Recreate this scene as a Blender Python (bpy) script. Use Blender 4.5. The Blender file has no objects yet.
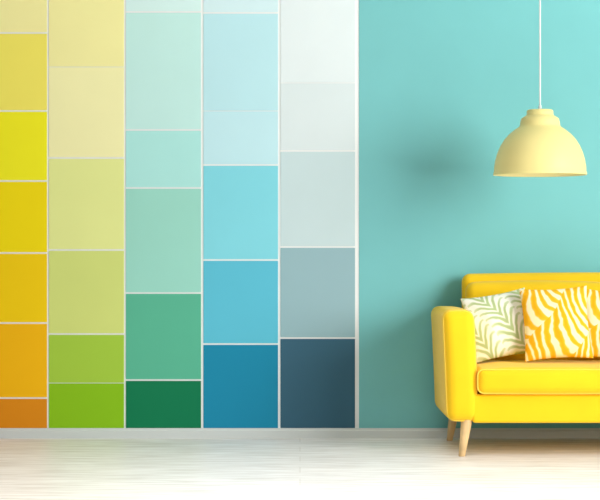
import bpy, bmesh, math, random
from mathutils import Vector, Matrix
random.seed(4)
S = bpy.context.scene
S.view_settings.view_transform = 'Standard'
S.view_settings.look = 'None'

F = 1692.0; DW = 9.0; H = 1.0
def px(x, y, depth=0.0):
    s = F/(DW-depth)
    return (x-300)/s, H-(y-250)/s

def lin(c):
    c = c/255.0
    return c/12.92 if c <= 0.04045 else ((c+0.055)/1.055)**2.4
def hexc(h, k=1.0):
    return tuple(min(1, lin(int(h[i:i+2], 16))*k) for i in (0, 2, 4))+(1,)

def mat(name, col, rough=0.8, noise=0.0, nscale=8, bump=0.0, bscale=200, sheen=0.0, spec=0.3):
    m = bpy.data.materials.new(name); m.use_nodes = True
    nt = m.node_tree; b = nt.nodes['Principled BSDF']
    b.inputs['Roughness'].default_value = rough
    b.inputs['Specular IOR Level'].default_value = spec
    if sheen: b.inputs['Sheen Weight'].default_value = sheen
    tc = nt.nodes.new('ShaderNodeTexCoord')
    n = nt.nodes.new('ShaderNodeTexNoise'); n.inputs['Scale'].default_value = nscale
    nt.links.new(tc.outputs['Object'], n.inputs['Vector'])
    r = nt.nodes.new('ShaderNodeValToRGB')
    r.color_ramp.elements[0].position = 0.3; r.color_ramp.elements[1].position = 0.7
    r.color_ramp.elements[0].color = tuple(c*(1-noise) for c in col[:3])+(1,)
    r.color_ramp.elements[1].color = tuple(min(1, c*(1+noise)) for c in col[:3])+(1,)
    nt.links.new(n.outputs['Fac'], r.inputs['Fac'])
    nt.links.new(r.outputs['Color'], b.inputs['Base Color'])
    if bump:
        n2 = nt.nodes.new('ShaderNodeTexNoise'); n2.inputs['Scale'].default_value = bscale
        nt.links.new(tc.outputs['Object'], n2.inputs['Vector'])
        bp = nt.nodes.new('ShaderNodeBump'); bp.inputs['Strength'].default_value = bump
        bp.inputs['Distance'].default_value = 0.002
        nt.links.new(n2.outputs['Fac'], bp.inputs['Height'])
        nt.links.new(bp.outputs['Normal'], b.inputs['Normal'])
    return m

def addmesh(name, verts, faces, mats, smooth=False, parent=None, fm=None):
    me = bpy.data.meshes.new(name); me.from_pydata(verts, [], faces)
    bm = bmesh.new(); bm.from_mesh(me); bmesh.ops.remove_doubles(bm, verts=bm.verts, dist=1e-5)
    bmesh.ops.recalc_face_normals(bm, faces=bm.faces); bm.to_mesh(me); bm.free()
    for m in (mats if isinstance(mats, list) else [mats]): me.materials.append(m)
    if fm:
        for p, i in zip(me.polygons, fm): p.material_index = i
    if smooth:
        for p in me.polygons: p.use_smooth = True
    o = bpy.data.objects.new(name, me); S.collection.objects.link(o)
    if parent: o.parent = parent
    return o

def boxgeo(x0, x1, y0, y1, z0, z1, V, Fc):
    b = len(V)
    V += [(x0,y0,z0),(x1,y0,z0),(x1,y1,z0),(x0,y1,z0),(x0,y0,z1),(x1,y0,z1),(x1,y1,z1),(x0,y1,z1)]
    Fc += [tuple(b+i for i in f) for f in [(0,3,2,1),(4,5,6,7),(0,1,5,4),(1,2,6,5),(2,3,7,6),(3,0,4,7)]]
def box(name, x0, x1, y0, y1, z0, z1, m, parent=None):
    V, Fc = [], []; boxgeo(x0,x1,y0,y1,z0,z1,V,Fc)
    return addmesh(name, V, Fc, m, parent=parent)

def softbox(name, c, half, r, m, parent, puff=(0,0,0), xform=None, n=10):
    """rounded, slightly stuffed block"""
    hx, hy, hz = half
    def samp(h):
        a = [-h + r*(1-math.cos(math.pi/2*i/5)) for i in range(6)]
        mid = [(-h+r)+(2*(h-r))*i/n for i in range(1, n)]
        return a+mid+[-v for v in reversed(a)]
    sx, sy, sz = samp(hx), samp(hy), samp(hz)
    V, Fc = [], []
    def put(p):
        q = [max(-h+r, min(h-r, v)) for v, h in zip(p, half)]
        d = Vector([a-b for a, b in zip(p, q)])
        if d.length > 1e-9: d = d.normalized()*r
        o = Vector(q)+d
        u, v, w = o.x/hx, o.y/hy, o.z/hz
        fu, fv, fw = (1-u*u), (1-v*v), (1-w*w)
        o = Vector((o.x+u*puff[0]*fv*fw, o.y+v*puff[1]*fu*fw, o.z+w*puff[2]*fu*fv))
        if xform: o = xform(o)
        return (o.x+c[0], o.y+c[1], o.z+c[2])
    def sheet(A, B, fn):
        b = len(V)
        for a in A:
            for bb in B: V.append(put(fn(a, bb)))
        L = len(B)
        for i in range(len(A)-1):
            for j in range(L-1):
                k = b+i*L+j; Fc.append((k, k+1, k+L+1, k+L))
    for s in (-1, 1):
        sheet(sx, sy, lambda a, b: (a, b, s*hz))
        sheet(sx, sz, lambda a, b: (a, s*hy, b))
        sheet(sy, sz, lambda a, b: (s*hx, a, b))
    return addmesh(name, V, Fc, m, True, parent)

def tube(name, pts, rad, m, parent, cyclic=True):
    cu = bpy.data.curves.new(name, 'CURVE'); cu.dimensions = '3D'; cu.bevel_depth = rad; cu.bevel_resolution = 3
    sp = cu.splines.new('POLY'); sp.points.add(len(pts)-1); sp.use_cyclic_u = cyclic
    for p, q in zip(sp.points, pts): p.co = (*q, 1)
    cu.materials.append(m)
    o = bpy.data.objects.new(name, cu); S.collection.objects.link(o); o.parent = parent
    return o

def lathe(name, prof, c, m, parent, seg=96, close=False):
    V, Fc = [], []; n = len(prof)
    for i in range(seg):
        a = 2*math.pi*i/seg
        for r, z in prof: V.append((c[0]+r*math.cos(a), c[1]+r*math.sin(a), c[2]+z))
    for i in range(seg):
        for j in range(n-1 if not close else n):
            j2 = (j+1) % n; i2 = (i+1) % seg
            Fc.append((i*n+j, i2*n+j, i2*n+j2, i*n+j2))
    return addmesh(name, V, Fc, m, True, parent)

def empty(name, loc=(0,0,0)):
    e = bpy.data.objects.new(name, None); S.collection.objects.link(e); e.location = loc
    e.empty_display_size = 0.1
    return e

# ---------------- room ----------------
XL, XR, ZC = -3.2, 5.2, 2.8
white = mat('white_plaster', hexc('f2f4f2'), 0.8)
teal = mat('teal_wall_paint', hexc('7bc3c4'), 0.75, noise=0.02, nscale=3, bump=0.08, bscale=120, spec=0.2)
box('wall_back', XL, XR, 0.0, 0.12, 0, ZC, white)
trimm = mat('baseboard_paint', hexc('d3d9d6'), 0.5)
zb = px(0, 428)[1]
V, Fc = [], []
prof = [(0,0),(-0.018,0),(-0.018,zb*0.72),(-0.012,zb*0.86),(-0.010,zb),(0,zb)]
for x in (XL, XR):
    for y, z in prof: V.append((x, y, z))
n = len(prof)
for j in range(n): Fc.append((j, (j+1) % n, n+(j+1) % n, n+j))
Fc += [tuple(range(n)), tuple(range(2*n-1, n-1, -1))]
addmesh('baseboard_back', V, Fc, trimm)
xt = px(359, 0)[0]
box('teal_wall_panel', xt, XR, -0.003, 0, zb, ZC, teal)

# colour swatches (single object, many paint chips)
cols = [
 (-182,-106,[(0,'f3dcc0'),(70,'f0b48a'),(150,'ea8a5a'),(240,'e0663c'),(330,'c8452c'),(400,'9c2c24')]),
 (-104,-30,[(0,'f3e2b0'),(50,'f2cf86'),(140,'f0b350'),(220,'ec9a24'),(310,'e07a14'),(390,'b85c10')]),
 (-28,47,[(0,'e9e09c'),(33,'e6da60'),(111,'f0e020'),(181,'edd00a'),(253,'ecc20a'),(323,'e8ae0a'),(398,'cf8212')]),
 (49,124,[(0,'ece6a0'),(67,'ece8ae'),(158,'dde392'),(250,'cbd67a'),(334,'9ec340'),(383,'84b818')]),
 (126,201,[(0,'d3efec'),(12,'c2eae4'),(130,'aee6e0'),(188,'9cd9c9'),(293,'5ab595'),(380,'0a784e')]),
 (203.5,278,[(0,'d5eff3'),(13,'bfe9f0'),(111,'c4ebf2'),(165,'86dbe8'),(260,'5fc2da'),(344,'1a8bae')]),
 (280.5,355,[(0,'e7f1f2'),(83,'dfebec'),(151,'cde2e4'),(247,'9abdc4'),(338,'3c667b')]),
]
falloff_gain = [1.2, 1.2, 1.25, 1.18, 1.08, 1.02, 0.99]  # chip colours scaled per column to offset key-light falloff, lighter leftwards
faint = {(49,67),(203.5,111),(280.5,83),(49,383)}
V, Fc, mats, fm = [], [], [], []
for (x0, x1, rows), fgain in zip(cols, falloff_gain):
    for i, (yt, h) in enumerate(rows):
        yb = rows[i+1][0] if i+1 < len(rows) else 428.0
        gt = 0.4 if (x0, yt) in faint else 0.9
        gb = 0.9
        if i+1 < len(rows) and (x0, yb) in faint: gb = 0.4
        if i+1 == len(rows): gb = 0
        X0, Z1 = px(x0, yt+gt); X1, Z0 = px(x1, yb-gb)
        if i == 0: Z1 = ZC-0.002
        m = mat('paint_chip_'+h, hexc(h, fgain), 0.7, noise=0.01, nscale=4, spec=0.2)
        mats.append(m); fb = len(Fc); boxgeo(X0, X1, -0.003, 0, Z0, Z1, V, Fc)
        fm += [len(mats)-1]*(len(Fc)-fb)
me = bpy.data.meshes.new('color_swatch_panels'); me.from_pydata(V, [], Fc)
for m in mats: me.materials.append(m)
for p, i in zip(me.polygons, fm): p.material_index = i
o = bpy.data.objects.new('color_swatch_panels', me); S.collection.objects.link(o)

# floor : white-washed planks
fmat = bpy.data.materials.new('whitewashed_planks'); fmat.use_nodes = True
nt = fmat.node_tree; b = nt.nodes['Principled BSDF']; b.inputs['Roughness'].default_value = 0.42
b.inputs['Specular IOR Level'].default_value = 0.35
tc = nt.nodes.new('ShaderNodeTexCoord')
br = nt.nodes.new('ShaderNodeTexBrick'); br.offset = 0.37
br.inputs['Color1'].default_value = hexc('faf7f4'); br.inputs['Color2'].default_value = hexc('f3f0ed')
br.inputs['Mortar'].default_value = hexc('e4dfd9'); br.inputs['Scale'].default_value = 1
br.inputs['Mortar Size'].default_value = 0.003; br.inputs['Mortar Smooth'].default_value = 0.6
br.inputs['Brick Width'].default_value = 7.0; br.inputs['Row Height'].default_value = 0.2
nt.links.new(tc.outputs['Object'], br.inputs['Vector'])
mp = nt.nodes.new('ShaderNodeMapping'); mp.inputs['Scale'].default_value = (1.3, 12, 1)
nt.links.new(tc.outputs['Object'], mp.inputs['Vector'])
gr = nt.nodes.new('ShaderNodeTexNoise'); gr.inputs['Scale'].default_value = 2.5; gr.inputs['Detail'].default_value = 6
gr.inputs['Roughness'].default_value = 0.6
nt.links.new(mp.outputs['Vector'], gr.inputs['Vector'])
rp = nt.nodes.new('ShaderNodeValToRGB'); rp.color_ramp.elements[0].position = 0.34; rp.color_ramp.elements[1].position = 0.6
rp.color_ramp.elements[0].color = hexc('d8d3cd'); rp.color_ramp.elements[1].color = (1,1,1,1)
nt.links.new(gr.outputs['Fac'], rp.inputs['Fac'])
mx = nt.nodes.new('ShaderNodeMix'); mx.data_type = 'RGBA'; mx.blend_type = 'MULTIPLY'; mx.inputs[0].default_value = 0.8
nt.links.new(br.outputs['Color'], mx.inputs[6]); nt.links.new(rp.outputs['Color'], mx.inputs[7])
nt.links.new(mx.outputs[2], b.inputs['Base Color'])
box('floor', XL, XR, -9.5, 0.12, -0.08, 0, fmat)
box('ceiling', XL, XR, -1.6, 0.12, ZC, ZC+0.08, white)

# ---------------- sofa ----------------
yel = mat('yellow_velvet', hexc('fbcb18'), 0.8, noise=0.03, nscale=6, bump=0.25, bscale=260, sheen=0.15, spec=0.2)
pipe_m = mat('yellow_piping', hexc('fbd650'), 0.7)
wood = mat('pale_beech_wood', hexc('e6c48e'), 0.5, noise=0.12, nscale=14)
sofa = empty('sofa', (1.6, -0.45, 0))
def rel(o):
    o.matrix_parent_inverse = Matrix.Translation((-1.6, 0.45, 0)); return o
SX0, SX1 = 0.70, 2.50; AW = 0.155
rel(softbox('base_frame', ((SX0+SX1)/2, -0.45, 0.232), ((SX1-SX0)/2-AW+0.02, 0.365, 0.07), 0.015, yel, sofa, puff=(0,0.004,0)))
mid = (SX0+SX1)/2
x0 = SX0+AW+0.002; x1 = SX1-AW-0.002
def crease(o):
    k = 0.004*math.sin(o.x*23+1.1*math.sin(o.y*9))*max(0, o.z/0.064)
    return Vector((o.x, o.y, o.z+k*math.exp(-((abs(o.x)-0.30)/0.12)**2)))
for i, (a, c) in enumerate([(x0, mid-0.002), (mid+0.002, x1)]):
    hx = (c-a)/2
    rel(softbox('seat_cushion_%d' % (i+1), ((a+c)/2, -0.515, 0.366), (hx, 0.335, 0.064), 0.035, yel, sofa, puff=(0, 0.016, 0.012), xform=crease, n=24))
    pts = []
    hz, r = 0.057, 0.03
    for cx, cz, a0 in [(hx-r, hz-r, 0), (-hx+r, hz-r, 90), (-hx+r, -hz+r, 180), (hx-r, -hz+r, 270)]:
        for k in range(6):
            t = math.radians(a0+k*18); pts.append(((a+c)/2+cx+r*math.cos(t), -0.838, 0.366+cz+r*math.sin(t)))
    rel(tube('seat_piping_%d' % (i+1), pts, 0.0035, pipe_m, sofa))
def lean(o):
    return Vector((o.x, o.y+0.10*(o.z), o.z))
rel(softbox('backrest_frame', (mid, -0.135, 0.52), ((SX1-SX0)/2-0.15, 0.05, 0.355), 0.045, yel, sofa, puff=(0,0.01,0.008), xform=lean))
for i, (a, c) in enumerate([(x0, mid-0.002), (mid+0.002, x1)]):
    rel(softbox('back_cushion_%d' % (i+1), ((a+c)/2, -0.245, 0.632), ((c-a)/2, 0.06, 0.20), 0.05, yel, sofa, puff=(0,0.02,0.01),
        xform=lambda o: Vector((o.x, o.y+0.14*o.z, o.z))))
for i, sgn in enumerate((-1, 1)):
    xc = (SX0+AW/2) if sgn < 0 else (SX1-AW/2)
    hz = 0.271
    def fl(o, s=sgn):
        t = (o.z+hz)/(2*hz)
        return Vector((o.x + s*0.014*t*t - s*0.010*(1-t), o.y + 0.02*(1-t)*(1 if o.y < 0 else 0), o.z + 0.008*(-o.y)))
    rel(softbox('armrest_%d' % (i+1), (xc, -0.45, 0.165+hz), (AW/2, 0.39, hz), 0.045, yel, sofa, puff=(0.008,0.010,0.005), xform=fl))
    pts = []; r = 0.05; hx = AW/2-0.004; hh = hz-0.004
    for cx, cz, a0 in [(hx-r, hh-r, 0), (-hx+r, hh-r, 90), (-hx+r, -hh+r, 180), (hx-r, -hh+r, 270)]:
        for k in range(7):
            t = math.radians(a0+k*15); q = fl(Vector((cx+r*math.cos(t), -0.366, cz+r*math.sin(t))))
            pts.append((q.x+xc, q.y-0.45, q.z+0.165+hz))
    rel(tube('arm_piping_%d' % (i+1), pts, 0.0035, pipe_m, sofa))
k = 0
for lx, sx in ((0.812, -1), (2.388, 1)):
    for ly, sy in ((-0.775, -1), (-0.15, 1)):
        k += 1
        V, Fc = [], []; seg = 20
        for (t, r) in [(0, 0.0135), (0.01, 0.016), (0.9, 0.027), (1.0, 0.027)]:
            z = 0.185*t
            cx = lx + sx*(0.028*(1-t)); cy = ly + sy*0.025*(1-t)
            for s_ in range(seg):
                a = 2*math.pi*s_/seg; V.append((cx+r*math.cos(a), cy+r*math.sin(a), z))
        for q in range(3):
            for s_ in range(seg):
                Fc.append((q*seg+s_, q*seg+(s_+1) % seg, (q+1)*seg+(s_+1) % seg, (q+1)*seg+s_))
        Fc += [tuple(range(seg)), tuple(range(3*seg, 4*seg))]
        rel(addmesh('leg_%d' % k, V, Fc, wood, True, sofa))

# ---------------- throw pillows ----------------
def pattern(name, base, c1, c2, kind, ph, freq, warp, fine, thr=0.5, leaf=False):
    m = bpy.data.materials.new(name); m.use_nodes = True
    nt = m.node_tree; L = nt.links; b = nt.nodes['Principled BSDF']
    b.inputs['Roughness'].default_value = 0.85; b.inputs['Specular IOR Level'].default_value = 0.15
    tc = nt.nodes.new('ShaderNodeTexCoord')
    mp = nt.nodes.new('ShaderNodeMapping'); mp.inputs['Rotation'].default_value = (0, math.radians(ph), 0)
    mp.inputs['Location'].default_value = (0.05, 0, 0.03)
    L.new(tc.outputs['Object'], mp.inputs['Vector'])
    flat = nt.nodes.new('ShaderNodeVectorMath'); flat.operation = 'MULTIPLY'; flat.inputs[1].default_value = (1, 0, 1)
    L.new(mp.outputs['Vector'], flat.inputs[0])
    nz = nt.nodes.new('ShaderNodeTexNoise'); nz.inputs['Scale'].default_value = 4; nz.inputs['Detail'].default_value = 0
    L.new(flat.outputs[0], nz.inputs['Vector'])
    nf = nt.nodes.new('ShaderNodeTexNoise'); nf.inputs['Scale'].default_value = 22; nf.inputs['Detail'].default_value = 1
    L.new(flat.outputs[0], nf.inputs['Vector'])
    sep = nt.nodes.new('ShaderNodeSeparateXYZ'); L.new(flat.outputs[0], sep.inputs[0])
    def M(op, a, b_=None):
        n = nt.nodes.new('ShaderNodeMath'); n.operation = op
        for i, v in enumerate((a, b_)):
            if v is None: continue
            if isinstance(v, (int, float)): n.inputs[i].default_value = v
            else: L.new(v, n.inputs[i])
        return n.outputs[0]
    nn = M('SUBTRACT', nz.outputs['Fac'], 0.5); n2 = M('SUBTRACT', nf.outputs['Fac'], 0.5)
    u = M('ADD', M('MULTIPLY', sep.outputs['X'], kind), M('MULTIPLY', nn, 0.6))
    fr = M('FRACT', u)
    if leaf:   # symmetric fronds: distance from the spine, 0..1
        fr = M('ABSOLUTE', M('SUBTRACT', M('MULTIPLY', fr, 2), 1))
    arc = M('SINE', M('MULTIPLY', fr, 1.8))
    v = M('ADD', M('MULTIPLY', sep.outputs['Z'], freq), M('MULTIPLY', arc, -1.7 if leaf else 2.6))
    v = M('ADD', v, M('MULTIPLY', nn, warp))
    v = M('ADD', v, M('MULTIPLY', n2, fine))
    v = M('ADD', v, M('MULTIPLY', M('FLOOR', u), 0.43))
    st = M('SINE', M('MULTIPLY', v, 6.283))
    st = M('ADD', st, M('MULTIPLY', M('SUBTRACT', 0.5, fr), 1.6 if leaf else 1.1))
    rp = nt.nodes.new('ShaderNodeValToRGB')
    rp.color_ramp.elements[0].position = thr-0.14; rp.color_ramp.elements[0].color = hexc(base)
    rp.color_ramp.elements[1].position = thr+0.14; rp.color_ramp.elements[1].color = hexc(c1)
    e = rp.color_ramp.elements.new(0.97); e.color = hexc(c2)
    L.new(M('ADD', M('MULTIPLY', st, 0.5), 0.5), rp.inputs['Fac'])
    L.new(rp.outputs['Color'], b.inputs['Base Color'])
    return m
pg = pattern('green_leaf_print', 'f3f4e8', 'cfdbb4', 'b2c48e', 6.5, 32, 24, 1.6, 0.5, 0.48, True)
py_ = pattern('golden_leaf_print', 'f8ecc0', 'f2be2e', 'ecac1a', 5.0, -38, 19, 1.8, 0.5, 0.40)

def pillow(name, w, h, t, loc, rx, ry, rz, m):
    n = 36; V, Fc = [], []
    for s in (-1, 1):
        b = len(V)
        for i in range(n+1):
            for j in range(n+1):
                u = math.sin(math.pi/2*(2*i/n-1)); v = math.sin(math.pi/2*(2*j/n-1))
                x = u*w/2*(1-0.07*(1-v*v)); z = v*h/2*(1-0.07*(1-u*u))
                th = t/2*((1-u*u)**0.42)*((1-v*v)**0.42)
                wr = 0.004*math.sin(9*u+4*v*v+loc[0]*7)*(1-u*u)*(1-v*v)
                V.append((x, s*(th)+wr, z))
        for i in range(n):
            for j in range(n):
                k = b+i*(n+1)+j; Fc.append((k, k+1, k+n+2, k+n+1))
    o = addmesh(name, V, Fc, m, True)
    o.rotation_euler = (math.radians(rx), math.radians(ry), math.radians(rz))
    o.location = loc
    return o
def ploc(x, y, dep): 
    X, Z = px(x, y, dep); return (X, -dep, Z)
pillow('throw_pillow', 0.33, 0.34, 0.12, ploc(499, 325.5, 0.47), -14, -10, 0, pg)
pillow('throw_pillow.001', 0.34, 0.37, 0.13, ploc(556, 323.5, 0.575), -14, -3, 0, py_)
pillow('throw_pillow.002', 0.35, 0.36, 0.12, ploc(612, 325, 0.47), -14, 5, 0, py_)

# ---------------- pendant lamp ----------------
lm = mat('cream_yellow_enamel', hexc('f2e296'), 0.5, spec=0.3)
lin_in = mat('lampshade_inner_enamel', hexc('fbf2b4'), 0.5)
cordm = mat('cord_white', hexc('e6ece8'), 0.6)
LD = 0.6
LX, LZ = px(540, 175, LD); LY = -LD
lamp = empty('pendant_lamp', (LX, LY, LZ))
u = (DW-LD)/F
out = [(46.5,0),(46.5,2.0),(45.8,3.5),(45.6,8),(44.5,15),(42.5,22),(39.5,29),(35.5,35.5),(30.5,41),(25,45.5),(21,48),(20,49.5),(19.6,53),(18.6,56.5),(16,58.2),(13.8,59.5),(13.4,60.5),(13.2,64),(12,65.2),(2.5,65.5),(0.001,65.5)]
c0 = (0, 0, 0)
lathe('shade_outer', [(r*u, z*u) for r, z in out], c0, lm, lamp)
inn = [(46.5,0),(45.2,0),(44.2,8),(43,15),(41,22),(38,28.5),(34,34.5),(29,40),(23.5,44.5),(18,47.5),(8,48.5),(0.001,48.5)]
lathe('shade_inner', [(r*u, z*u) for r, z in inn], c0, lin_in, lamp)
lathe('cord_grip', [(0.001,0.345),(0.008,0.345),(0.008,0.32),(0.011,0.317)], c0, cordm, lamp, 24)
tube('cord', [(0,0,0.31),(0,0,ZC-LZ-0.02)], 0.0045, cordm, lamp, False)
lathe('ceiling_canopy', [(0.001,ZC-LZ-0.03),(0.03,ZC-LZ-0.03),(0.055,ZC-LZ-0.01),(0.055,ZC-LZ)], c0, cordm, lamp, 48)
bulbm = mat('frosted_bulb', hexc('fff8dc'), 0.3)
lathe('bulb', [(0.001,0.05),(0.018,0.055),(0.03,0.075),(0.032,0.095),(0.024,0.125),(0.014,0.15),(0.014,0.235)], c0, bulbm, lamp, 32)

# ---------------- light ----------------
W = bpy.data.worlds.new('World'); S.world = W; W.use_nodes = True
W.node_tree.nodes['Background'].inputs[0].default_value = (0.98, 0.98, 1, 1)
W.node_tree.nodes['Background'].inputs[1].default_value = 0.18
def area(name, loc, tgt, size, power, col=(1,1,1)):
    l = bpy.data.lights.new(name, 'AREA'); l.shape = 'DISK'; l.size = size; l.energy = power; l.color = col
    o = bpy.data.objects.new(name, l); S.collection.objects.link(o); o.location = loc
    o.rotation_euler = (Vector(tgt)-Vector(loc)).to_track_quat('-Z', 'Y').to_euler()
    return o
area('key_softbox_light', (4.4, -4.3, 1.9), (0.3, 0, 1.3), 2.8, 272, (1, 0.99, 0.98))
ov = area('added_floor_fill_light', (0.0, -3.2, 3.6), (0.0, -3.2, 0), 2.6, 66, (1, 0.985, 0.975))  # added unseen fill to brighten the floor, not a room fixture
ov.data.spread = math.radians(100)

cam = bpy.data.cameras.new('camera'); co = bpy.data.objects.new('camera', cam); S.collection.objects.link(co)
co.location = (0, -DW, H); co.rotation_euler = (math.pi/2, 0, 0)
cam.sensor_width = 36; cam.lens = F/600*36
S.camera = co
